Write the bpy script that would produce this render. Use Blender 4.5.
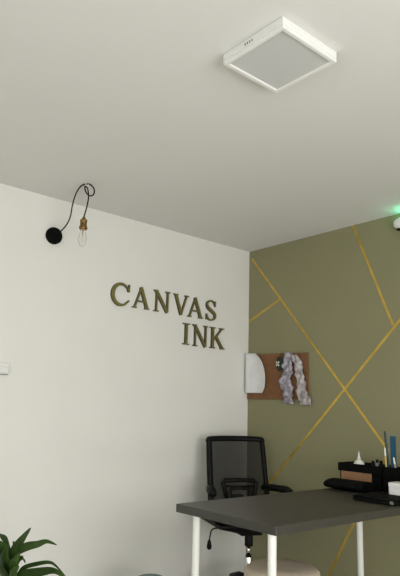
import bpy, bmesh, math, random
from mathutils import Vector, Matrix
random.seed(7)
for o in list(bpy.data.objects): bpy.data.objects.remove(o)
sc = bpy.context.scene
COL = sc.collection

# ------------------------------------------------------------ camera
F_PX, PITCH, ROLL, YAW = 579.2, 0.206715, 0.0299916, 0.868923
CAM = Vector((3.18035, -3.19830, 1.15))
fwd = Vector((-math.sin(YAW)*math.cos(PITCH), math.cos(YAW)*math.cos(PITCH), math.sin(PITCH)))
rgt = Vector((math.cos(YAW), math.sin(YAW), 0)); upv = rgt.cross(fwd)
r2 = rgt*math.cos(ROLL) + upv*math.sin(ROLL); u2 = -rgt*math.sin(ROLL) + upv*math.cos(ROLL)
cam = bpy.data.cameras.new('camera'); cam_o = bpy.data.objects.new('camera', cam); COL.objects.link(cam_o)
m = Matrix.Identity(4)
for i in range(3): m[i][0], m[i][1], m[i][2], m[i][3] = r2[i], u2[i], -fwd[i], CAM[i]
cam_o.matrix_world = m
cam.sensor_fit = 'VERTICAL'; cam.sensor_height = 36; cam.sensor_width = 25; cam.lens = 36*F_PX/576; cam.clip_start = 0.05
sc.camera = cam_o

# ------------------------------------------------------------ world, light, exposure
w = bpy.data.worlds.new('daylight'); sc.world = w; w.use_nodes = True
bg = w.node_tree.nodes['Background']; bg.inputs[0].default_value = (0.80, 0.90, 1.0, 1); bg.inputs[1].default_value = 1.0
def area(name, loc, rot, sx, sy, power, col):
    l = bpy.data.lights.new(name, 'AREA'); l.shape = 'RECTANGLE'; l.size = sx; l.size_y = sy; l.energy = power; l.color = col
    o = bpy.data.objects.new(name, l); COL.objects.link(o); o.location = loc; o.rotation_euler = rot; return o
area('added_window_light', (4.72, -2.20, 1.0), (0, math.radians(74), 0), 1.9, 2.4, 116, (1.0, 0.985, 0.965))  # added area light behind an invented window, set to suit the light's direction
area('added_door_light', (3.3, -5.34, 1.00), (math.radians(78), 0, 0), 1.5, 1.9, 46, (0.955, 1.0, 0.96))  # added area light behind an invented door, lifts the lower walls
sc.view_settings.view_transform = 'Standard'; sc.view_settings.look = 'None'
sc.view_settings.gamma = 1; sc.view_settings.use_curve_mapping = False
sc.view_settings.exposure = -0.44

# ------------------------------------------------------------ materials
def mat(name, col, rough=0.6, metal=0.0, noise=0.0, nscale=20, bump=0.0, bscale=200, spec=0.5, sheen=0.0):
    M = bpy.data.materials.new(name); M.use_nodes = True; nt = M.node_tree; b = nt.nodes['Principled BSDF']
    b.inputs['Base Color'].default_value = (*col, 1); b.inputs['Roughness'].default_value = rough
    b.inputs['Metallic'].default_value = metal; b.inputs['Specular IOR Level'].default_value = spec
    if sheen: b.inputs['Sheen Weight'].default_value = sheen
    tc = nt.nodes.new('ShaderNodeTexCoord')
    if noise:
        n = nt.nodes.new('ShaderNodeTexNoise'); n.inputs['Scale'].default_value = nscale; n.inputs['Detail'].default_value = 4
        nt.links.new(tc.outputs['Object'], n.inputs['Vector'])
        r = nt.nodes.new('ShaderNodeValToRGB')
        r.color_ramp.elements[0].position = .3; r.color_ramp.elements[1].position = .7
        r.color_ramp.elements[0].color = (*[c*(1-noise) for c in col], 1); r.color_ramp.elements[1].color = (*[min(1, c*(1+noise)) for c in col], 1)
        nt.links.new(n.outputs['Fac'], r.inputs['Fac']); nt.links.new(r.outputs['Color'], b.inputs['Base Color'])
    if bump:
        n2 = nt.nodes.new('ShaderNodeTexNoise'); n2.inputs['Scale'].default_value = bscale
        nt.links.new(tc.outputs['Object'], n2.inputs['Vector'])
        bp = nt.nodes.new('ShaderNodeBump'); bp.inputs['Strength'].default_value = bump; bp.inputs['Distance'].default_value = .002
        nt.links.new(n2.outputs['Fac'], bp.inputs['Height']); nt.links.new(bp.outputs['Normal'], b.inputs['Normal'])
    return M
def see_through(name, col, fac, rough=.5):
    M = bpy.data.materials.new(name); M.use_nodes = True; nt = M.node_tree; b = nt.nodes['Principled BSDF']; out = nt.nodes['Material Output']
    b.inputs['Base Color'].default_value = (*col, 1); b.inputs['Roughness'].default_value = rough
    t = nt.nodes.new('ShaderNodeBsdfTransparent'); x = nt.nodes.new('ShaderNodeMixShader'); x.inputs[0].default_value = fac
    nt.links.new(t.outputs[0], x.inputs[1]); nt.links.new(b.outputs[0], x.inputs[2]); nt.links.new(x.outputs[0], out.inputs[0]); return M
def glass(name):
    M = bpy.data.materials.new(name); M.use_nodes = True; nt = M.node_tree; out = nt.nodes['Material Output']
    g = nt.nodes.new('ShaderNodeBsdfGlossy'); g.inputs['Roughness'].default_value = .02
    t = nt.nodes.new('ShaderNodeBsdfTransparent'); t.inputs[0].default_value = (.985, .985, .98, 1)
    lw = nt.nodes.new('ShaderNodeLayerWeight'); lw.inputs[0].default_value = .06
    x = nt.nodes.new('ShaderNodeMixShader')
    nt.links.new(lw.outputs['Fresnel'], x.inputs[0]); nt.links.new(t.outputs[0], x.inputs[1]); nt.links.new(g.outputs[0], x.inputs[2]); nt.links.new(x.outputs[0], out.inputs[0]); return M
def wood_floor(name):
    M = mat(name, (.60, .50, .38), .45); nt = M.node_tree; b = nt.nodes['Principled BSDF']
    tc = nt.nodes.new('ShaderNodeTexCoord'); br = nt.nodes.new('ShaderNodeTexBrick')
    br.inputs['Color1'].default_value = (.68, .66, .60, 1); br.inputs['Color2'].default_value = (.62, .60, .54, 1); br.inputs['Mortar'].default_value = (.3, .24, .17, 1)
    br.inputs['Scale'].default_value = 1; br.inputs['Brick Width'].default_value = 1.2; br.inputs['Row Height'].default_value = .14; br.inputs['Mortar Size'].default_value = .003
    nt.links.new(tc.outputs['Object'], br.inputs['Vector']); nt.links.new(br.outputs['Color'], b.inputs['Base Color']); return M

M = {}
M['wall_white'] = mat('white wall paint', (.80, .79, .75), .85, noise=.015, nscale=3, bump=.15, bscale=120)
M['wall_green'] = mat('olive green wall paint', (.250, .238, .132), .8, noise=.03, nscale=3, bump=.15, bscale=120)
M['ceiling'] = mat('ceiling paint', (.735, .725, .70), .9, noise=.01, nscale=2, bump=.1, bscale=100)
M['floor'] = wood_floor('light wood floor')
M['gold_tape'] = mat('gold foil tape', (.62, .42, .08), .36, .75, noise=.2, nscale=14)
M['gold'] = mat('brushed gold letter face', (.24, .205, .075), .42, .6, noise=.15, nscale=30)
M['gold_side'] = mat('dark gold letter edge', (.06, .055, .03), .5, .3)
M['white_plastic'] = mat('white plastic', (.80, .80, .77), .4)
M['diffuser'] = mat('frosted diffuser', (.60, .60, .59), .35)
M['black_plastic'] = mat('black plastic', (.004, .004, .004), .5, spec=.16)
M['black_matt'] = mat('matt black', (.004, .004, .004), .8, spec=.08)
M['black_fabric'] = mat('black fabric', (.008, .008, .008), .9, spec=.2, bump=.5, bscale=400)
M['mesh'] = see_through('black mesh fabric', (.012, .012, .012), .82, .9)
M['brass'] = mat('antique brass', (.27, .165, .06), .38, .9, noise=.3, nscale=60)
M['glass'] = glass('clear glass')
M['filament'] = mat('filament', (.35, .25, .12), .4, .6)
M['chrome'] = mat('chrome', (.75, .75, .75), .15, 1)
M['desk'] = mat('charcoal laminate', (.044, .041, .034), .42, noise=.1, nscale=40)
M['desk_leg'] = mat('white powder coated steel', (.80, .80, .76), .35)
M['cork'] = mat('cork', (.20, .090, .038), .9, noise=.3, nscale=120, bump=.6, bscale=300)
M['paper'] = mat('paper', (.74, .74, .74), .8, noise=.05, nscale=25)
M['ribbon'] = mat('lavender fabric', (.34, .32, .37), .8, noise=.6, nscale=38)
M['ribbon_pale'] = mat('pale pinkish fabric', (.42, .38, .39), .8, noise=.5, nscale=34)
M['tag_green'] = mat('dark green enamel', (.007, .02, .006), .4)
M['cream'] = mat('cream', (.8, .8, .68), .6)
M['stool'] = mat('beige upholstery', (.56, .47, .36), .9, noise=.08, nscale=60, bump=.5, bscale=500)
M['wood_leg'] = mat('light wood leg', (.45, .32, .18), .5, noise=.2, nscale=20)
M['kraft'] = mat('tan brown card', (.30, .155, .075), .7, noise=.12, nscale=30)
M['bottle'] = mat('white bottle plastic', (.78, .77, .72), .35)
M['teal'] = mat('dark teal plastic', (.003, .035, .042), .4)
M['blue'] = mat('blue plastic', (.006, .075, .14), .5)
M['yellow'] = mat('yellow lacquer', (.55, .42, .12), .4)
M['grey_clear'] = mat('grey plastic', (.18, .20, .17), .3)
M['bin_teal'] = mat('teal grey plastic', (.10, .19, .18), .5)
M['leaf'] = mat('dark green leaf', (.026, .056, .010), .45, spec=.25, noise=.35, nscale=14)
M['leaf_light'] = mat('mid green leaf', (.045, .095, .016), .45, spec=.25, noise=.3, nscale=14)
M['stem'] = mat('green stem', (.09, .13, .04), .5)
M['pot'] = mat('grey ceramic pot', (.35, .34, .32), .5, noise=.05)
M['soil'] = mat('potting soil', (.03, .02, .014), .95, noise=.4, nscale=80)
M['window_frame'] = mat('white window frame', (.8, .8, .78), .4)
M['dark_slot'] = mat('dark vent slot', (.03, .03, .03), .8)
led = bpy.data.materials.new('green led'); led.use_nodes = True
lb = led.node_tree.nodes['Principled BSDF']; lb.inputs['Emission Color'].default_value = (.10, 1, .50, 1); lb.inputs['Emission Strength'].default_value = 230
M['led'] = led

# ------------------------------------------------------------ helpers
def obj(name, bm, material, parent=None, smooth=False, bevel=0, seg=2, loc=None, subd=0, solid=0):
    bmesh.ops.recalc_face_normals(bm, faces=bm.faces)
    me = bpy.data.meshes.new(name); bm.to_mesh(me); bm.free()
    mats = material if isinstance(material, (list, tuple)) else [material]
    for k in mats: me.materials.append(M[k])
    if smooth:
        for p in me.polygons: p.use_smooth = True
    o = bpy.data.objects.new(name, me); COL.objects.link(o)
    if parent: o.parent = parent
    if loc: o.location = loc
    if solid:
        s = o.modifiers.new('solid', 'SOLIDIFY'); s.thickness = solid; s.offset = 0
    if bevel:
        b = o.modifiers.new('bevel', 'BEVEL'); b.width = bevel; b.segments = seg; b.limit_method = 'ANGLE'; b.angle_limit = math.radians(40)
    if subd:
        s = o.modifiers.new('sub', 'SUBSURF'); s.levels = subd; s.render_levels = subd
    return o
def thing(name, label, cat, loc=(0, 0, 0), rz=0, group=None):
    o = bpy.data.objects.new(name, None); COL.objects.link(o); o.location = loc; o.rotation_euler = (0, 0, rz)
    o.empty_display_size = .05; return tag(o, label, cat, group)
def tag(o, label, cat, group=None):
    o['label'] = label; o['category'] = cat
    if group: o['group'] = group
    return o
def struct(o): o['kind'] = 'structure'; return o
def box(bm, x0, x1, y0, y1, z0, z1, mi=0):
    v = [bm.verts.new((x, y, z)) for x in (x0, x1) for y in (y0, y1) for z in (z0, z1)]
    for q in ((0, 1, 3, 2), (4, 6, 7, 5), (0, 4, 5, 1), (2, 3, 7, 6), (0, 2, 6, 4), (1, 5, 7, 3)):
        f = bm.faces.new([v[i] for i in q]); f.material_index = mi
    return v
def obox(bm, origin, ax, ay, az):      # box from a corner and three edge vectors
    o = Vector(origin); ax, ay, az = Vector(ax), Vector(ay), Vector(az)
    v = [bm.verts.new(o + ax*i + ay*j + az*k) for i in (0, 1) for j in (0, 1) for k in (0, 1)]
    for q in ((0, 1, 3, 2), (4, 6, 7, 5), (0, 4, 5, 1), (2, 3, 7, 6), (0, 2, 6, 4), (1, 5, 7, 3)): bm.faces.new([v[i] for i in q])
def smooth_path(pts, n=6):
    P = [Vector(p) for p in pts]; out = []
    for i in range(len(P)-1):
        a = P[max(0, i-1)]; b = P[i]; c = P[i+1]; d = P[min(len(P)-1, i+2)]
        for k in range(n):
            t = k/n
            out.append(.5*((2*b) + (c-a)*t + (2*a-5*b+4*c-d)*t*t + (3*b-a-3*c+d)*t**3))
    out.append(P[-1]); return out
def tube(bm, pts, r, seg=10, closed=False, flat=None):
    P = [Vector(p) for p in pts]; n = len(P); rs = r if isinstance(r, (list, tuple)) else [r]*n
    rings = []; nrm = None
    for i in range(n):
        if closed: t = (P[(i+1) % n]-P[i-1])
        else: t = P[min(i+1, n-1)]-P[max(i-1, 0)]
        t.normalize()
        if nrm is None:
            nrm = t.cross(Vector((0, 0, 1)));
            if nrm.length < .1: nrm = t.cross(Vector((1, 0, 0)))
            nrm.normalize()
        else:
            nrm = (nrm - t*nrm.dot(t)).normalized()
        bn = t.cross(nrm)
        k1, k2 = flat if flat else (1, 1)
        rings.append([bm.verts.new(P[i] + (nrm*math.cos(a)*k1 + bn*math.sin(a)*k2)*rs[i]) for a in [2*math.pi*j/seg for j in range(seg)]])
    rng = range(n) if closed else range(n-1)
    for i in rng:
        A, B = rings[i], rings[(i+1) % n]
        for j in range(seg): bm.faces.new((A[j], A[(j+1) % seg], B[(j+1) % seg], B[j]))
    if not closed:
        bm.faces.new(rings[0]); bm.faces.new(rings[-1][::-1])
def lathe(bm, prof, seg=24, c=(0, 0, 0), axis='Z'):
    rings = []
    for (r, z) in prof:
        ring = []
        for j in range(seg):
            a = 2*math.pi*j/seg; x, y = r*math.cos(a), r*math.sin(a)
            p = (x, y, z) if axis == 'Z' else (z, x, y)
            ring.append(bm.verts.new((p[0]+c[0], p[1]+c[1], p[2]+c[2])))
        rings.append(ring)
    for A, B in zip(rings, rings[1:]):
        for j in range(seg): bm.faces.new((A[j], A[(j+1) % seg], B[(j+1) % seg], B[j]))
    bm.faces.new(rings[0]); bm.faces.new(rings[-1])
def NB(): return bmesh.new()

# ------------------------------------------------------------ the room
RX, RY, H = 4.62, -5.2, 2.40
b = NB(); box(b, -.12, RX+.12, RY-.12, .12, -.08, 0); struct(obj('floor', b, 'floor'))
b = NB(); box(b, -.12, RX+.12, RY-.12, .12, H, H+.1); struct(obj('ceiling', b, 'ceiling'))
b = NB(); box(b, -.12, 0, RY, 0, 0, H); struct(obj('wall_left', b, 'wall_white'))
b = NB(); box(b, -.12, RX+.12, 0, .12, 0, H); struct(obj('wall_back', b, 'wall_green'))
GX0, GX1, GZ1 = 2.5, 4.1, 2.06
b = NB(); box(b, -.12, GX0, RY-.12, RY, 0, H); box(b, GX1, RX+.12, RY-.12, RY, 0, H); box(b, GX0, GX1, RY-.12, RY, GZ1, H)
struct(obj('wall_front', b, 'wall_white'))
b = NB()
for (x0, x1, z0, z1) in ((GX0, GX0+.06, 0, GZ1), (GX1-.06, GX1, 0, GZ1), (GX0+.06, GX1-.06, 0, .08), (GX0+.06, GX1-.06, GZ1-.06, GZ1), (3.27, 3.33, .08, GZ1-.06)): box(b, x0, x1, RY-.09, RY-.03, z0, z1)
door = struct(obj('added_door_1', b, 'window_frame'))  # invented glazed door, unseen, made as an opening for the added light
for (x0, x1) in ((GX0+.06, 3.27), (3.33, GX1-.06)):
    b = NB(); box(b, x0, x1, RY-.062, RY-.058, .08, GZ1-.06); obj('pane', b, 'glass', door)
WY0, WY1, WZ0, WZ1 = -3.45, -.95, .04, 2.08
b = NB()
box(b, RX, RX+.12, RY, WY0, 0, H); box(b, RX, RX+.12, WY1, 0, 0, H); box(b, RX, RX+.12, WY0, WY1, 0, WZ0); box(b, RX, RX+.12, WY0, WY1, WZ1, H)
struct(obj('wall_right', b, 'wall_white'))
b = NB()
for (y0, y1, z0, z1) in ((WY0, WY0+.05, WZ0, WZ1), (WY1-.05, WY1, WZ0, WZ1), (WY0+.05, WY1-.05, WZ0, WZ0+.05), (WY0+.05, WY1-.05, WZ1-.05, WZ1), (-2.225, -2.175, WZ0+.05, WZ1-.05)):
    box(b, RX+.02, RX+.08, y0, y1, z0, z1)
win = struct(obj('added_window_1', b, 'window_frame'))  # invented window, unseen, placed to match how the light falls
for (y0, y1) in ((WY0+.05, -2.225), (-2.175, WY1-.05)):
    b = NB(); box(b, RX+.045, RX+.05, y0, y1, WZ0+.05, WZ1-.05); obj('pane', b, 'glass', win)

# ------------------------------------------------------------ gold tape lines on the green wall
def tape(p, q, label, t=.0012, wd=.0165):
    P = Vector((p[0], 0, p[1])); Q = Vector((q[0], 0, q[1])); d = (Q-P); n = Vector((-d.z, 0, d.x)).normalized()*wd/2
    b = NB(); obox(b, P-n, d, n*2, Vector((0, -t, 0)))
    return tag(obj('wall_tape', b, 'gold_tape'), label, 'wall tape', 'gold tape lines on the green wall')
tape((.03, 2.339), (1.19, .94), 'long gold tape line sloping from the ceiling corner down to the pens on the desk')
tape((.0, 1.833), (.326, 1.972), 'short gold tape line from the wall corner above the corkboard', .001)
tape((.981, 2.398), (1.252, 1.695), 'gold tape line dropping from the ceiling near the white wall sensor', .001)
tape((.012, .434), (1.98, 2.40), 'gold tape line rising from behind the chair to the right edge, crossing the long one', .0018)
tape((1.183, .93), (.66, .02), 'gold tape line seen under the desk beside the back white leg', .001)

# ------------------------------------------------------------ letters
def strokes(name, label, items, y0, y1, z0, z1):
    """items: list of (points, widths) in a unit box; built on the left wall (u -> y, v -> z)."""
    b = NB(); T = .016; k = 0
    sy, sz = (y1-y0), (z1-z0)
    for pts, wd in items:
        n = len(pts); ws = wd if isinstance(wd, (list, tuple)) else [wd]*n
        P = [Vector((p[0]*sy, p[1]*sz)) for p in pts]
        L = []; R = []
        for i in range(n):
            t = (P[min(i+1, n-1)]-P[max(i-1, 0)]).normalized(); nn = Vector((-t.y, t.x))*ws[i]*.145/2
            L.append(P[i]+nn); R.append(P[i]-nn)
        d = T + k*.0003; k += 1
        rings = []
        for i in range(n):
            rings.append([b.verts.new((x, y0+q.x, z0+q.y)) for q, x in ((L[i], 0.0), (L[i], d), (R[i], d), (R[i], 0.0))])
        for A, B in zip(rings, rings[1:]):
            for j in range(4):
                f = b.faces.new((A[j], A[(j+1) % 4], B[(j+1) % 4], B[j])); f.material_index = 0 if j == 1 else 1
        for rr in (rings[0], rings[-1]): f = b.faces.new(rr); f.material_index = 1
    return tag(obj(name, b, ['gold', 'gold_side']), label, 'letter', 'gold serif letters on the white wall')
TH, TN, SF = .150, .082, .052
def ser(u, v, hw=.16): return ([(u-hw, v), (u+hw, v)], SF)
e = .03
def arc(cx, cy, rx, ry, a0, a1, n=18): return [(cx+rx*math.cos(math.radians(a0+(a1-a0)*i/n)), cy+ry*math.sin(math.radians(a0+(a1-a0)*i/n))) for i in range(n+1)]
cw = [.07+.10*max(0, math.sin(math.pi*i/18))**1.2 for i in range(19)]
LC = [(arc(.52, .5, .45, .46, 38, 318), cw), ([(.93, .66), (.93, .98)], .06), ([(.93, .66), (.86, .78)], .09), ([(.87, .2), (.95, .28)], .06)]
LA = [([(.12, .03), (.49, .98)], TN), ([(.46, .99), (.86, .03)], TH), ([(.25, .33), (.72, .33)], .07), ser(.12, e, .12), ser(.86, e, .14)]
LN = [([(.17, .03), (.17, .97)], TN), ([(.13, .97), (.84, .02)], TH), ([(.84, .02), (.84, .97)], TN), ser(.17, e, .14), ser(.12, 1-e, .12), ser(.84, 1-e, .14)]
LV = [([(.14, .97), (.52, .02)], TH), ([(.50, .02), (.86, .97)], TN), ser(.14, 1-e, .14), ser(.86, 1-e, .13)]
sp = smooth_path([(.88, .78, 0), (.74, .93, 0), (.48, .97, 0), (.2, .88, 0), (.14, .72, 0), (.3, .58, 0), (.6, .46, 0), (.86, .32, 0), (.86, .14, 0), (.6, .03, 0), (.3, .05, 0), (.12, .22, 0)], 3)
LS = [([(p.x, p.y) for p in sp], [.07+.10*math.exp(-((i/len(sp)-.5)/.22)**2) for i in range(len(sp))]), ([(.88, .7), (.88, .97)], .06), ([(.11, .03), (.11, .3)], .06)]
LI = [([(.5, .03), (.5, .97)], TH), ([(.08, e), (.92, e)], SF), ([(.08, 1-e), (.92, 1-e)], SF)]
LK = [([(.2, .03), (.2, .97)], TH), ([(.28, .42), (.82, .97)], TN), ([(.42, .56), (.86, .03)], TH), ser(.2, e, .17), ser(.2, 1-e, .17), ser(.8, 1-e, .15), ser(.85, e, .15)]
for nm, lab, it, y0, y1, z0, z1 in (
    ('letter', 'gold serif letter C at the left start of the upper word', LC, -1.265, -1.121, 1.795, 1.947),
    ('letter', 'gold serif letter A standing between the C and the upper N', LA, -1.098, -.963, 1.798, 1.945),
    ('letter', 'gold serif letter N in the upper word between an A and the V', LN, -.928, -.787, 1.796, 1.946),
    ('letter', 'gold serif letter V in the middle of the upper word', LV, -.757, -.620, 1.797, 1.945),
    ('letter', 'gold serif letter A standing between the V and the S', LA, -.626, -.484, 1.796, 1.944),
    ('letter', 'gold serif letter S at the right end of the upper word', LS, -.459, -.353, 1.794, 1.945),
    ('letter', 'gold serif letter I at the left start of the lower word', LI, -.668, -.598, 1.594, 1.747),
    ('letter', 'gold serif letter N in the middle of the lower word', LN, -.575, -.428, 1.591, 1.748),
    ('letter', 'gold serif letter K at the right end of the lower word', LK, -.412, -.265, 1.591, 1.748)):
    strokes(nm, lab, it, y0, y1, z0, z1)

# ------------------------------------------------------------ ceiling light panel
t = thing('ceiling_light', 'white square surface mounted ceiling light panel, switched off', 'ceiling light', (1.938, -1.810, H))
b = NB(); S = .142; Z0 = -.042
def frame_ring(b, so, si, z0, z1):
    for (x0, x1, y0, y1) in ((-so, so, -so, -si), (-so, so, si, so), (-so, -si, -si, si), (si, so, -si, si)): box(b, x0, x1, y0, y1, z0, z1)
box(b, -S, S, -S, S, -.028, 0); frame_ring(b, S, S-.016, Z0, -.028)
fr = obj('housing', b, 'white_plastic', t, bevel=.003)
b = NB(); box(b, -S+.016, S-.016, -S+.016, S-.016, -.036, -.0285); obj('diffuser', b, 'diffuser', t)
for i in range(4):
    b = NB(); box(b, -.032+i*.011, -.028+i*.011, -S-.0006, -S+.004, -.022, -.013); obj('vent_slot', b, 'dark_slot', t)

# ------------------------------------------------------------ pendant lamp
HK = Vector((.359, -1.691, H))
t = thing('pendant_lamp', 'bare clear bulb in brass socket on black cord looped over a ceiling hook', 'pendant lamp', (0, -1.694, 2.159))
def rel(p): return Vector(p) - Vector((0, -1.694, 2.159))
b = NB(); lathe(b, [(.052, 0), (.0525, .015), (.050, .023), (.044, .026), (.0001, .026)], 32, axis='X'); obj('wall_canopy', b, 'black_matt', t, smooth=True, bevel=.002)
SK = Vector((.3227, -1.6685, 2.210))
CORD = [(.02, .028, .024), (.075, .0234, .0338), (.1304, .0194, .0518), (.1769, .0146, .0896), (.2196, .0002, .1435), (.2682, -.008, .1994), (.3185, -.0059, .2301), (.356, .005, .2353), (.374, .0275, .2317), (.3823, .0454, .207), (.3843, .0422, .1752), (.3727, .0236, .1661), (.3595, .0054, .1883), (.3546, .0005, .2198), (.3536, .0164, .216), (.3564, .0268, .1696), (.3425, .0288, .1132), (.328, .0263, .068), tuple(SK - Vector((0, -1.694, 2.159)))]
b = NB(); tube(b, smooth_path(CORD, 6), .0040, 8); obj('cord', b, 'black_plastic', t, smooth=True)
b = NB(); tube(b, [rel(p) for p in smooth_path([HK, HK+Vector((0, 0, -.012)), HK+Vector((.008, .006, -.018)), HK+Vector((.012, .01, -.008))], 4)], .0025, 8); obj('ceiling_hook', b, 'white_plastic', t, smooth=True)
c = rel(SK)
b = NB(); lathe(b, [(.006, .002), (.008, -.002), (.011, -.012), (.019, -.016), (.0215, -.022), (.0195, -.028), (.0195, -.052), (.0235, -.058), (.0245, -.068), (.022, -.074), (.017, -.077)], 24, c)
obj('socket', b, 'brass', t, smooth=True)
b = NB(); lathe(b, [(.0135, -.0775), (.0145, -.088), (.019, -.105), (.0215, -.128), (.021, -.148), (.0155, -.165), (.006, -.174), (.0005, -.176)], 20, c)
bulb = obj('bulb', b, 'glass', t, smooth=True)
b = NB(); tube(b, [c+Vector((0, 0, -.078)), c+Vector((0, 0, -.112))], [.0045, .002], 8)
for s in (-1, 1): tube(b, [c+Vector((0, 0, -.11)), c+Vector((s*.009, 0, -.118)), c+Vector((s*.010, 0, -.150))], .0006, 5)
obj('filament', b, 'filament', bulb)

# ------------------------------------------------------------ wall switch at left edge, sensor at right edge
t = thing('wall_switch', 'white wall switch at the left edge of the photo', 'switch', (0, -1.94, 1.336))
b = NB(); box(b, 0, .018, -.043, .043, -.036, .036); obj('plate', b, 'white_plastic', t, bevel=.003)
b = NB(); box(b, .0185, .030, -.034, .036, -.018, .012); obj('rocker', b, 'white_plastic', t, bevel=.003)
b = NB(); box(b, .0182, .022, -.034, .036, -.030, -.0265); obj('slot', b, 'dark_slot', t)  # dark strip stands in for the bottom gap and the shaded underside

t = thing('wall_sensor', 'white alarm sensor with glowing green light, high on the green wall', 'sensor', (1.392, 0, 2.322))
b = NB()
for v in bmesh.ops.create_uvsphere(b, u_segments=28, v_segments=16, radius=1)['verts']:
    s = lambda q, n: math.copysign(abs(q)**n, q)
    v.co = Vector((s(v.co.x, .7)*.085, -.033+s(v.co.y, .8)*.032, s(v.co.z, .7)*.036))
obj('housing', b, 'white_plastic', t, smooth=True)
b = NB(); box(b, -.066, .062, -.050, -.008, -.044, -.034); obj('lens', b, 'black_plastic', t, bevel=.006)
b = NB(); lathe(b, [(.008, .037), (.008, .044), (.004, .048), (.0005, .049)], 12, (.02, -.035, 0)); obj('indicator_light', b, 'led', t, smooth=True)

# ------------------------------------------------------------ corkboard and what hangs on it
b = NB(); box(b, .004, .592, -.012, -.0005, -.165, .165)
cb = obj('corkboard', b, 'cork', bevel=.002, loc=(0, 0, 1.4035)); tag(cb, 'brown frameless corkboard on the green wall next to the corner', 'corkboard')
for v in cb.data.vertices: v.co.z += -.03*(v.co.x-.3)*(.9 if v.co.z > 0 else -.05)
def xr(z):
    T = [(1.283, .188), (1.319, .208), (1.36, .2125), (1.407, .212), (1.46, .200), (1.511, .176), (1.55, .142), (1.582, .100)]
    for (a, p), (c_, q) in zip(T, T[1:]):
        if a <= z <= c_: return p+(q-p)*(z-a)/(c_-a)
    return T[-1][1]
b = NB(); NR, NC = 22, 12; g = []
for i in range(NR+1):
    z = 1.283+(1.582-1.283)*i/NR; row = []
    for j in range(NC+1):
        u = j/NC; x = .016+(xr(z)-.016)*u
        y = -.0175-.028*(1-u)**3-.022*(u**4)*(1-.4*i/NR)
        row.append(b.verts.new((x, y, z)))
    g.append(row)
for i in range(NR):
    for j in range(NC): b.faces.new((g[i][j], g[i][j+1], g[i+1][j+1], g[i+1][j]))
pp = obj('paper_sheet', b, 'paper', smooth=True, solid=.0012); tag(pp, 'white curled sheet of paper pinned at the left of the corkboard', 'paper')

def ribbon(cl, label, m, seed):
    rnd = random.Random(seed); b = NB(); rows = []
    P = smooth_path([(p[0], p[1], p[2]) for p in cl], 5)   # (xl, xr, z)
    for i, p in enumerate(P):
        row = []
        for j in range(9):
            u = j/8; x = p.x+(p.y-p.x)*u + .003*math.sin(i*1.7+seed)
            y = -.030 + .010*math.sin(u*7.5+i*.45+seed) + .006*math.sin(i*1.1+u*3) + .003*(rnd.random()-.5)
            row.append(b.verts.new((x, y, p.z)))
        rows.append(row)
    for A, B in zip(rows, rows[1:]):
        for j in range(8): b.faces.new((A[j], A[j+1], B[j+1], B[j]))
    o = obj('ribbon', b, m, smooth=True, solid=.006); return tag(o, label, 'ribbon', 'crumpled ribbons pinned to the corkboard')
ribbon([(.385, .462, 1.567), (.395, .475, 1.52), (.38, .462, 1.47), (.378, .465, 1.43), (.358, .455, 1.38), (.352, .462, 1.335), (.375, .47, 1.295), (.395, .470, 1.25), (.402, .474, 1.208)],
       'lavender crumpled ribbon hanging on the corkboard beside the green tag', 'ribbon', 1)
ribbon([(.468, .515, 1.548), (.478, .545, 1.50), (.488, .560, 1.455), (.505, .572, 1.41), (.508, .575, 1.36), (.506, .590, 1.31), (.517, .610, 1.265), (.53, .622, 1.225), (.537, .632, 1.203)],
       'paler pinkish crumpled ribbon hanging at the right end of the corkboard', 'ribbon_pale', 4)
t = thing('hanging_tag', 'dark green oval tag with white mark pinned near the middle of the corkboard', 'tag', (.344, -.013, 1.492))
b = NB()
for v in bmesh.ops.create_uvsphere(b, u_segments=24, v_segments=12, radius=1)['verts']: v.co = Vector((v.co.x*.036, -.012+v.co.y*.010, v.co.z*.052))
obj('body', b, 'tag_green', t, smooth=True)
b = NB()
for (p, q, wd) in (((-.022, -.016), (.004, .014), .010), ((-.022, .014), (.004, -.016), .010), ((-.018, 0), (.0, 0), .012)):
    P = Vector((p[0], -.0215, p[1])); Q = Vector((q[0], -.0215, q[1])); d = Q-P; n = Vector((-d.z, 0, d.x)).normalized()*wd/2
    obox(b, P-n, d, n*2, Vector((0, -.003, 0)))
obj('mark', b, 'cream', t)
b = NB(); tube(b, [(.0, -.009, .05), (.006, -.008, .066), (.016, -.006, .074)], .002, 6); obj('string', b, 'tag_green', t)

# ------------------------------------------------------------ desk
DX0, DX1, DY0, DY1 = 1.041, 1.639, -1.492, -.06
t = thing('desk', 'charcoal topped desk on round white metal legs', 'desk', (1.34, -.78, 0))
b = NB(); box(b, DX0-1.34, DX1-1.34, DY0+.78, DY1+.78, .70, .735); obj('desktop', b, 'desk', t, bevel=.0025)
for (x, y) in ((1.600, -1.470), (1.155, -1.465), (1.19, -.315), (1.600, -.30)):
    b = NB(); lathe(b, [(.0165, .018), (.0165, .694), (.0185, .695), (.0185, .6998)], 24, (x-1.34, y+.78, 0))
    lg = obj('leg', b, 'desk_leg', t, smooth=True, bevel=.001)
    b = NB(); lathe(b, [(.022, 0), (.022, .012), (.014, .0178)], 16, (x-1.34, y+.78, 0)); obj('foot', b, 'black_plastic', lg, smooth=True)

# ------------------------------------------------------------ office chair
A = math.radians(-23)
t = thing('office_chair', 'black mesh back office chair with armrests behind the desk in the corner', 'chair', (.452, -.430, 0), A)
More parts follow.
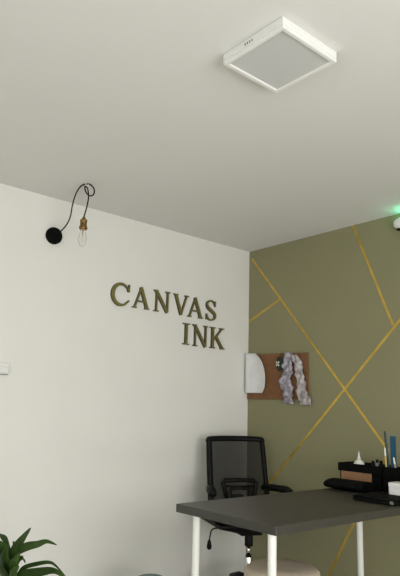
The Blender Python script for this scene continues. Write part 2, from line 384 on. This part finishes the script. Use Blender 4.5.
# local frame: +x faces forward, +y is the chair's left (right in the photo)
def back_x(z): return -.160-.23*(z-.55)
b = NB()
ring = []
for (y, z) in ((-.200, .57), (-.199, .70), (-.197, .85), (-.194, .935), (-.182, .957), (0, .962), (.182, .957), (.194, .935), (.197, .85), (.199, .70), (.200, .57), (.18, .55), (0, .545), (-.18, .55)): ring.append((back_x(z)-.02*(1-abs(y)/.2), y, z))
P = smooth_path(ring+[ring[0]], 4)[:-1]
tube(b, P, .021, 10, closed=True, flat=(1.0, .8)); bf = obj('back_frame', b, 'black_plastic', t, smooth=True)
b = NB(); rows = []
for i in range(9):
    z = .555+(.952-.555)*i/8
    rows.append([b.verts.new((back_x(z)-.004-.02*(1-abs(u)), u*.193, z)) for u in [k/6-1 for k in range(13)]])
for R0, R1 in zip(rows, rows[1:]):
    for j in range(12): b.faces.new((R0[j], R0[j+1], R1[j+1], R1[j]))
obj('mesh_panel', b, 'mesh', t, smooth=True)
b = NB()
def trap(zt, zb, wt, wb, r):
    pts = [(-wb, zb), (-wt, zt-.012), (-wt+.012, zt), (0, zt+.004), (wt-.012, zt), (wt, zt-.012), (wb, zb)]
    tube(b, [(back_x(z)+.022, y, z) for y, z in pts], r, 8)
trap(.695, .56, .118, .09, .014); trap(.645, .56, .074, .05, .011)
tube(b, [(back_x(.66)+.022, -.10, .66), (back_x(.66)+.022, .10, .66)], .006, 8)
obj('lumbar_support', b, 'black_plastic', t, smooth=True)
b = NB(); tube(b, smooth_path([(back_x(.56)-.035, 0, .60), (-.225, 0, .50), (-.20, 0, .44), (-.12, 0, .415), (-.05, 0, .415)], 5), .022, 10, flat=(2.0, .7)); obj('back_post', b, 'black_plastic', t, smooth=True)
b = NB(); box(b, -.21, .14, -.215, .205, .4705, .545); st = obj('seat', b, 'black_fabric', t, bevel=.03, seg=4)
b = NB(); vs = box(b, -.25, .11, -.235, .215, .412, .448)
for q in vs[::2]: q.co.x = -.10 if q.co.x < 0 else .07; q.co.y = -.09 if q.co.y < 0 else .085       # underside tapers to the mechanism
box(b, -.26, .11, -.24, .215, .4482, .470); obj('seat_pan', b, 'black_plastic', t, bevel=.006)
b = NB(); box(b, -.09, .06, -.075, .07, .395, .4115); obj('tilt_mechanism', b, 'black_plastic', t, bevel=.01)
b = NB(); tube(b, smooth_path([(-.03, -.075, .425), (-.03, -.20, .43), (-.03, -.236, .42), (-.028, -.246, .39), (-.025, -.252, .362)], 4), .0045, 8)
lv = obj('tilt_lever', b, 'black_plastic', t, smooth=True)
b = NB(); lathe(b, [(.005, .0), (.010, -.008), (.015, -.032), (.015, -.047), (.009, -.056), (.0005, -.058)], 12, (-.025, -.252, .365)); obj('knob', b, 'black_plastic', lv, smooth=True)
for s in (-1, 1):
    b = NB(); yy = -.246 if s < 0 else .226
    tube(b, smooth_path([(.02, s*.17, .474), (.02, s*.218, .474), (.015, yy, .50), (-.02, yy, .635)], 5), .016, 8, flat=(1.5, .8)); ar = obj('armrest', b, 'black_plastic', t, smooth=True)
    b = NB()
    tube(b, smooth_path([(-.185, yy-s*.05, .648), (-.15, yy-s*.035, .654), (0, yy+s*.012, .660), (.05, yy+s*.022, .655), (.08, yy+s*.028, .642)], 4), [.022]*4+[.028]*4+[.030]*4+[.027]*4+[.015], 12, flat=(1.0, .78)); obj('arm_pad', b, 'black_plastic', ar, smooth=True)
b = NB(); lathe(b, [(.026, .325), (.026, .3945)], 16); obj('column_shroud', b, 'black_plastic', t, smooth=True, bevel=.003)
b = NB(); lathe(b, [(.011, .275), (.011, .3248)], 16); obj('gas_rod', b, 'chrome', t, smooth=True)
b = NB(); lathe(b, [(.018, .265), (.018, .2745), (.0115, .2748)], 16); obj('collar', b, 'black_plastic', t)
b = NB(); lathe(b, [(.026, .146), (.026, .2645)], 20); obj('gas_cylinder', b, 'chrome', t, smooth=True, bevel=.003)
b = NB(); lathe(b, [(.04, .085), (.045, .11), (.04, .144), (.027, .1455)], 20); bs = obj('base_hub', b, 'black_plastic', t, smooth=True)
for k in range(5):
    a = math.radians(72*k-107); dx, dy = math.cos(a), math.sin(a)
    b = NB(); tube(b, [(dx*.035, dy*.035, .132), (dx*.15, dy*.15, .122), (dx*.285, dy*.285, .082)], [.024, .020, .015], 8); lg = obj('base_leg', b, 'black_plastic', t, smooth=True)
    b = NB()
    for s in (-1, 1):
        c0 = Vector((dx*.285-dy*s*.013, dy*.285+dx*s*.013, .0265)); n = Vector((-dy, dx, 0))*.009
        tube(b, [c0-n, c0+n], .026, 14)
    obj('caster', b, 'black_plastic', lg)

# ------------------------------------------------------------ stool under the desk
t = thing('stool', 'round stool with beige upholstered seat pushed under the desk', 'stool', (1.308, -1.084, 0))
b = NB(); lathe(b, [(.0005, .395), (.152, .395), (.166, .405), (.171, .43), (.167, .457), (.150, .471), (.08, .476), (.0005, .477)], 40); obj('seat', b, 'stool', t, smooth=True)
for k in range(4):
    a = math.radians(45+90*k); dx, dy = math.cos(a), math.sin(a)
    b = NB(); tube(b, [(dx*.12, dy*.12, .3948), (dx*.17, dy*.17, .0)], [.017, .012], 12); obj('leg', b, 'wood_leg', t, smooth=True)

# ------------------------------------------------------------ things on the desk
DZ = .7352
b = NB()
tube(b, [(1.030, -.345, .027), (1.04, -.345, .027), (1.26, -.345, .027), (1.275, -.345, .027)], [.75, 1, 1, .75], 24, flat=(.092, .0265))
pc = obj('pouch', b, 'black_matt', loc=(0, 0, DZ), bevel=.004); tag(pc, 'flat black rounded pouch on the desk in front of the tan box', 'pouch')
dl = Vector((.885, -.465, 0)); dn = Vector((.465, .885, 0))
t = thing('laptop', 'closed black laptop lying flat near the right edge of the photo', 'laptop', (1.385, -.652, DZ), math.radians(1.5))
b = NB(); box(b, 0, .225, 0, .215, .002, .014); obj('base', b, 'black_plastic', t, bevel=.003)
b = NB(); box(b, 0, .225, 0, .215, .0145, .024); obj('lid', b, 'black_matt', t, bevel=.003)
b = NB(); box(b, .205, .222, -.0012, .002, .005, .019); obj('corner_clip', b, 'grey_clear', t)
t = thing('white_box', 'small white box stacked on the laptop at the right edge of the photo', 'box', (1.474, -.468, DZ+.0244), math.radians(1.5))
b = NB(); box(b, 0, .13, 0, .08, 0, .035); obj('box_body', b, 'white_plastic', t, bevel=.002)
b = NB(); box(b, -.001, .131, -.001, .081, .0353, .058); obj('box_lid', b, 'white_plastic', t, bevel=.002)

t = thing('desk_organizer', 'black open tray organizer with tan front panel at the back of the desk', 'desk organizer', (1.0, -.245, DZ))
b = NB()     # black carcass: base, walls and open tray on top
box(b, .012, .285, .006, .15, 0, .086); 
for (x0, x1, y0, y1) in ((.005, .295, -.004, .004), (.005, .295, .150, .158), (.005, .013, .004, .150), (.287, .295, .004, .150)): box(b, x0, x1, y0, y1, .089, .134)
box(b, .013, .287, .004, .150, .0865, .095)
obj('tray', b, 'black_matt', t, bevel=.001)
b = NB(); box(b, .025, .228, -.002, .0055, .042, .0885); obj('front_panel', b, 'kraft', t, bevel=.001)
t2 = thing('pen_holder', 'black pen holder at the right end of the organizer', 'pen holder', (1.30, -.245, DZ))
b = NB()
for (x0, x1, y0, y1) in ((.003, .130, .0, .005), (.003, .130, .075, .08), (.003, .008, .005, .075), (.125, .130, .005, .075)): box(b, x0, x1, y0, y1, .004, .135)
box(b, .003, .130, 0, .08, 0, .0039); obj('holder_body', b, 'black_matt', t2, bevel=.001)
b = NB(); box(b, .064, .067, .0055, .0745, .0042, .120); obj('divider', b, 'black_matt', t2)

def pen(name, base, tip, r, m, label, cat, capm=None, flat=None):
    t = thing(name, label, cat, base)
    v = Vector(tip)-Vector(base); b = NB(); tube(b, [v*.02, v*.80, v*.80], [r, r, r*.8], 10, flat=flat); obj('barrel', b, m, t, smooth=False)
    b = NB(); tube(b, [v*.803, v*.96, v], [r*.98, r*.9, r*.35], 10, flat=flat); obj('tip', b, capm or m, t)
bz = DZ+.006
pen('marker', (1.326, -.205, bz), (1.316, -.235, 1.063), .007, 'teal', 'tall dark teal marker standing in the pen holder', 'marker')
b = NB(); box(b, -.017, .017, -.002, .002, 0, .296); rl = obj('ruler', b, 'blue', loc=(1.345, -.203, bz)); tag(rl, 'wide blue ruler standing beside the dark teal marker', 'ruler')
rl.rotation_euler = (math.radians(3), math.radians(2), 0)
pen('pencil', (1.316, -.225, bz), (1.314, -.236, .975), .005, 'yellow', 'yellow pencil in front of the dark teal marker', 'pencil', 'cream')
pen('pencil', (1.390, -.225, bz), (1.362, -.230, .925), .005, 'wood_leg', 'short pale wooden pencil leaning left in front of the blue ruler', 'pencil', 'cream')
pen('pen', (1.408, -.20, bz), (1.414, -.210, .945), .006, 'black_plastic', 'black pen at the right end of the pen holder', 'pen')
for k, (x, z, m, lab) in enumerate(((1.215, .893, 'black_plastic', 'small black pot in the tray, first to the right of the white bottle'), (1.243, .902, 'grey_clear', 'small grey glass jar in the tray between two black pots'), (1.268, .898, 'black_plastic', 'small black pot in the tray next to the pen holder'))):
    t = thing('ink_pot', lab, 'pot', (x, -.205, DZ+.0955)); h = z-DZ-.0955
    b = NB(); lathe(b, [(.011, 0), (.0115, .004), (.0115, h*.7), (.008, h*.75)], 14); obj('jar', b, m, t, smooth=True)
    b = NB(); lathe(b, [(.0085, h*.755), (.0085, h*.98), (.006, h)], 14); obj('lid', b, 'black_plastic', t, smooth=True)
t = thing('glue_bottle', 'small white squeeze bottle with pointed nozzle standing in the tray', 'bottle', (1.118, -.20, DZ+.0955))
b = NB(); lathe(b, [(.026, 0), (.031, .004), (.032, .030), (.028, .046), (.017, .056), (.0095, .062)], 24); obj('body', b, 'bottle', t, smooth=True)
b = NB(); lathe(b, [(.0095, .0625), (.0095, .072), (.0065, .076), (.004, .092), (.0022, .106), (.0005, .107)], 16); obj('nozzle', b, 'bottle', t, smooth=True)

t = thing('pencil_cup', 'black cup standing behind the white box at the right edge', 'cup', (1.50, -.30, DZ))
b = NB(); lathe(b, [(.034, 0), (.036, .003), (.039, .118), (.036, .1185), (.033, .006), (.0005, .0055)], 28); obj('cup_body', b, 'black_matt', t, smooth=True)

# ------------------------------------------------------------ bin by the wall
t = thing('waste_bin', 'small teal grey bin on the floor behind the left desk leg', 'bin', (.50, -1.215, 0))
b = NB(); lathe(b, [(.075, 0), (.08, .004), (.098, .235), (.0985, .242), (.09, .2425)], 32); obj('body', b, 'bin_teal', t, smooth=True)
b = NB(); lathe(b, [(.100, .243), (.100, .250), (.09, .262), (.06, .274), (.0005, .279)], 32); obj('lid', b, 'bin_teal', t, smooth=True)

# ------------------------------------------------------------ potted plant, bottom left
PB = Vector((.80, -2.155, 0))
t = thing('potted_plant', 'green leafy houseplant with long pointed leaves in the bottom left corner', 'plant', PB)
b = NB(); lathe(b, [(.085, 0), (.09, .005), (.125, .21), (.13, .235), (.122, .236), (.118, .20), (.0005, .199)], 32); obj('pot', b, 'pot', t, smooth=True)
b = NB(); lathe(b, [(.116, .2), (.116, .207), (.05, .214), (.0005, .215)], 24); obj('soil', b, 'soil', t, smooth=True)
for (bx, by, tip) in ((0, .0, (.021, .001, .551)), (.015, .01, (.066, .024, .498)), (-.015, .01, (-.025, -.011, .566)), (.0, -.015, (.009, .03, .515))):
    b = NB(); e_ = Vector(tip); s_ = Vector((bx, by, .205)); mid = (s_+e_)/2 + Vector((bx, by, .03)); tube(b, smooth_path([s_, mid, e_], 6), .0055, 8); obj('stem', b, 'stem', t, smooth=True)
def leaf(pts, wpx, m='leaf', side=None, fold=.25):
    P = smooth_path(pts, 6); n = len(P); b = NB(); rows = []
    for i, p in enumerate(P):
        s = i/(n-1); wd = wpx*.004*(math.sin(math.pi*min(1, s**.62*.97+.03))**.8)*.5+.0004
        tg = (P[min(n-1, i+1)]-P[max(0, i-1)]).normalized()
        sd = Vector(side)
        sd = (sd - tg*sd.dot(tg)).normalized(); nr = tg.cross(sd)
        rows.append([b.verts.new(p + sd*wd*u + nr*wd*fold*abs(u)) for u in (-1, -.5, 0, .5, 1)])
    for R0, R1 in zip(rows, rows[1:]):
        for j in range(4): b.faces.new((R0[j], R0[j+1], R1[j+1], R1[j]))
    obj('leaf', b, m, t, smooth=True, solid=.0012)
FL, UR = (.29, -.01, .98), (.74, .66, -.59)      # blade edge directions
LEAVES = [
    ([(0.02, 0.002, 0.543), (0.062, 0.004, 0.591), (0.095, 0.014, 0.633), (0.114, 0.039, 0.676)], 9, 'leaf', UR),
    ([(0.028, 0.011, 0.544), (0.084, 0.015, 0.591), (0.12, 0.034, 0.611), (0.148, 0.057, 0.62), (0.177, 0.08, 0.632), (0.21, 0.107, 0.621)], 8, 'leaf', FL),
    ([(0.023, 0.005, 0.543), (-0.009, 0.002, 0.582), (-0.022, -0.009, 0.619), (-0.058, -0.026, 0.638), (-0.102, -0.034, 0.6)], 6, 'leaf', UR),
    ([(0.019, 0.003, 0.535), (0.014, -0.014, 0.57), (0.018, -0.052, 0.605), (0.006, -0.1, 0.612)], 12, 'leaf', FL),
    ([(0.066, 0.024, 0.498), (0.085, 0.038, 0.524), (0.127, 0.066, 0.542), (0.171, 0.098, 0.553), (0.187, 0.122, 0.539), (0.206, 0.158, 0.498)], 4, 'leaf', FL),
    ([(0.046, 0.012, 0.459), (0.106, 0.022, 0.502), (0.183, 0.058, 0.527), (0.243, 0.093, 0.537), (0.281, 0.135, 0.497)], 9, 'leaf', FL),
    ([(0.007, 0.033, 0.499), (0.023, 0.038, 0.539), (0.037, 0.052, 0.547), (0.041, 0.063, 0.528)], 5, 'leaf', UR),
    ([(0.011, 0.019, 0.458), (0.05, 0.001, 0.509), (0.083, -0.005, 0.549), (0.113, 0.003, 0.587)], 11, 'leaf_light', UR),
    ([(0.0, 0.007, 0.457), (0.026, -0.014, 0.517), (0.04, -0.029, 0.566), (0.067, -0.028, 0.611)], 13, 'leaf', UR),
    ([(-0.001, 0.008, 0.45), (0.032, -0.036, 0.507), (0.038, -0.074, 0.55), (0.035, -0.113, 0.561)], 16, 'leaf', UR),
    ([(0.038, 0.025, 0.441), (0.079, -0.004, 0.484), (0.108, -0.013, 0.52), (0.134, -0.006, 0.546)], 10, 'leaf_light', UR),
    ([(-0.014, 0.025, 0.496), (0.002, 0.031, 0.536), (0.003, 0.035, 0.573), (-0.01, 0.025, 0.606)], 10, 'leaf', UR),
    ([(-0.032, 0.032, 0.506), (-0.121, -0.002, 0.531), (-0.209, -0.045, 0.535), (-0.279, -0.083, 0.495)], 14, 'leaf', FL),
    ([(0.042, -0.001, 0.439), (0.086, -0.084, 0.462), (0.132, -0.152, 0.451), (0.149, -0.181, 0.408)], 15, 'leaf', FL),
    ([(0.062, 0.024, 0.432), (0.209, 0.027, 0.473), (0.322, 0.036, 0.465), (0.371, 0.047, 0.417)], 15, 'leaf', FL),
    ([(-0.025, 0.054, 0.415), (-0.062, 0.141, 0.4), (-0.082, 0.227, 0.358), (-0.089, 0.302, 0.296)], 14, 'leaf', FL),
]
for pts, wd, lm, sd in LEAVES: leaf(pts, wd, lm, sd)
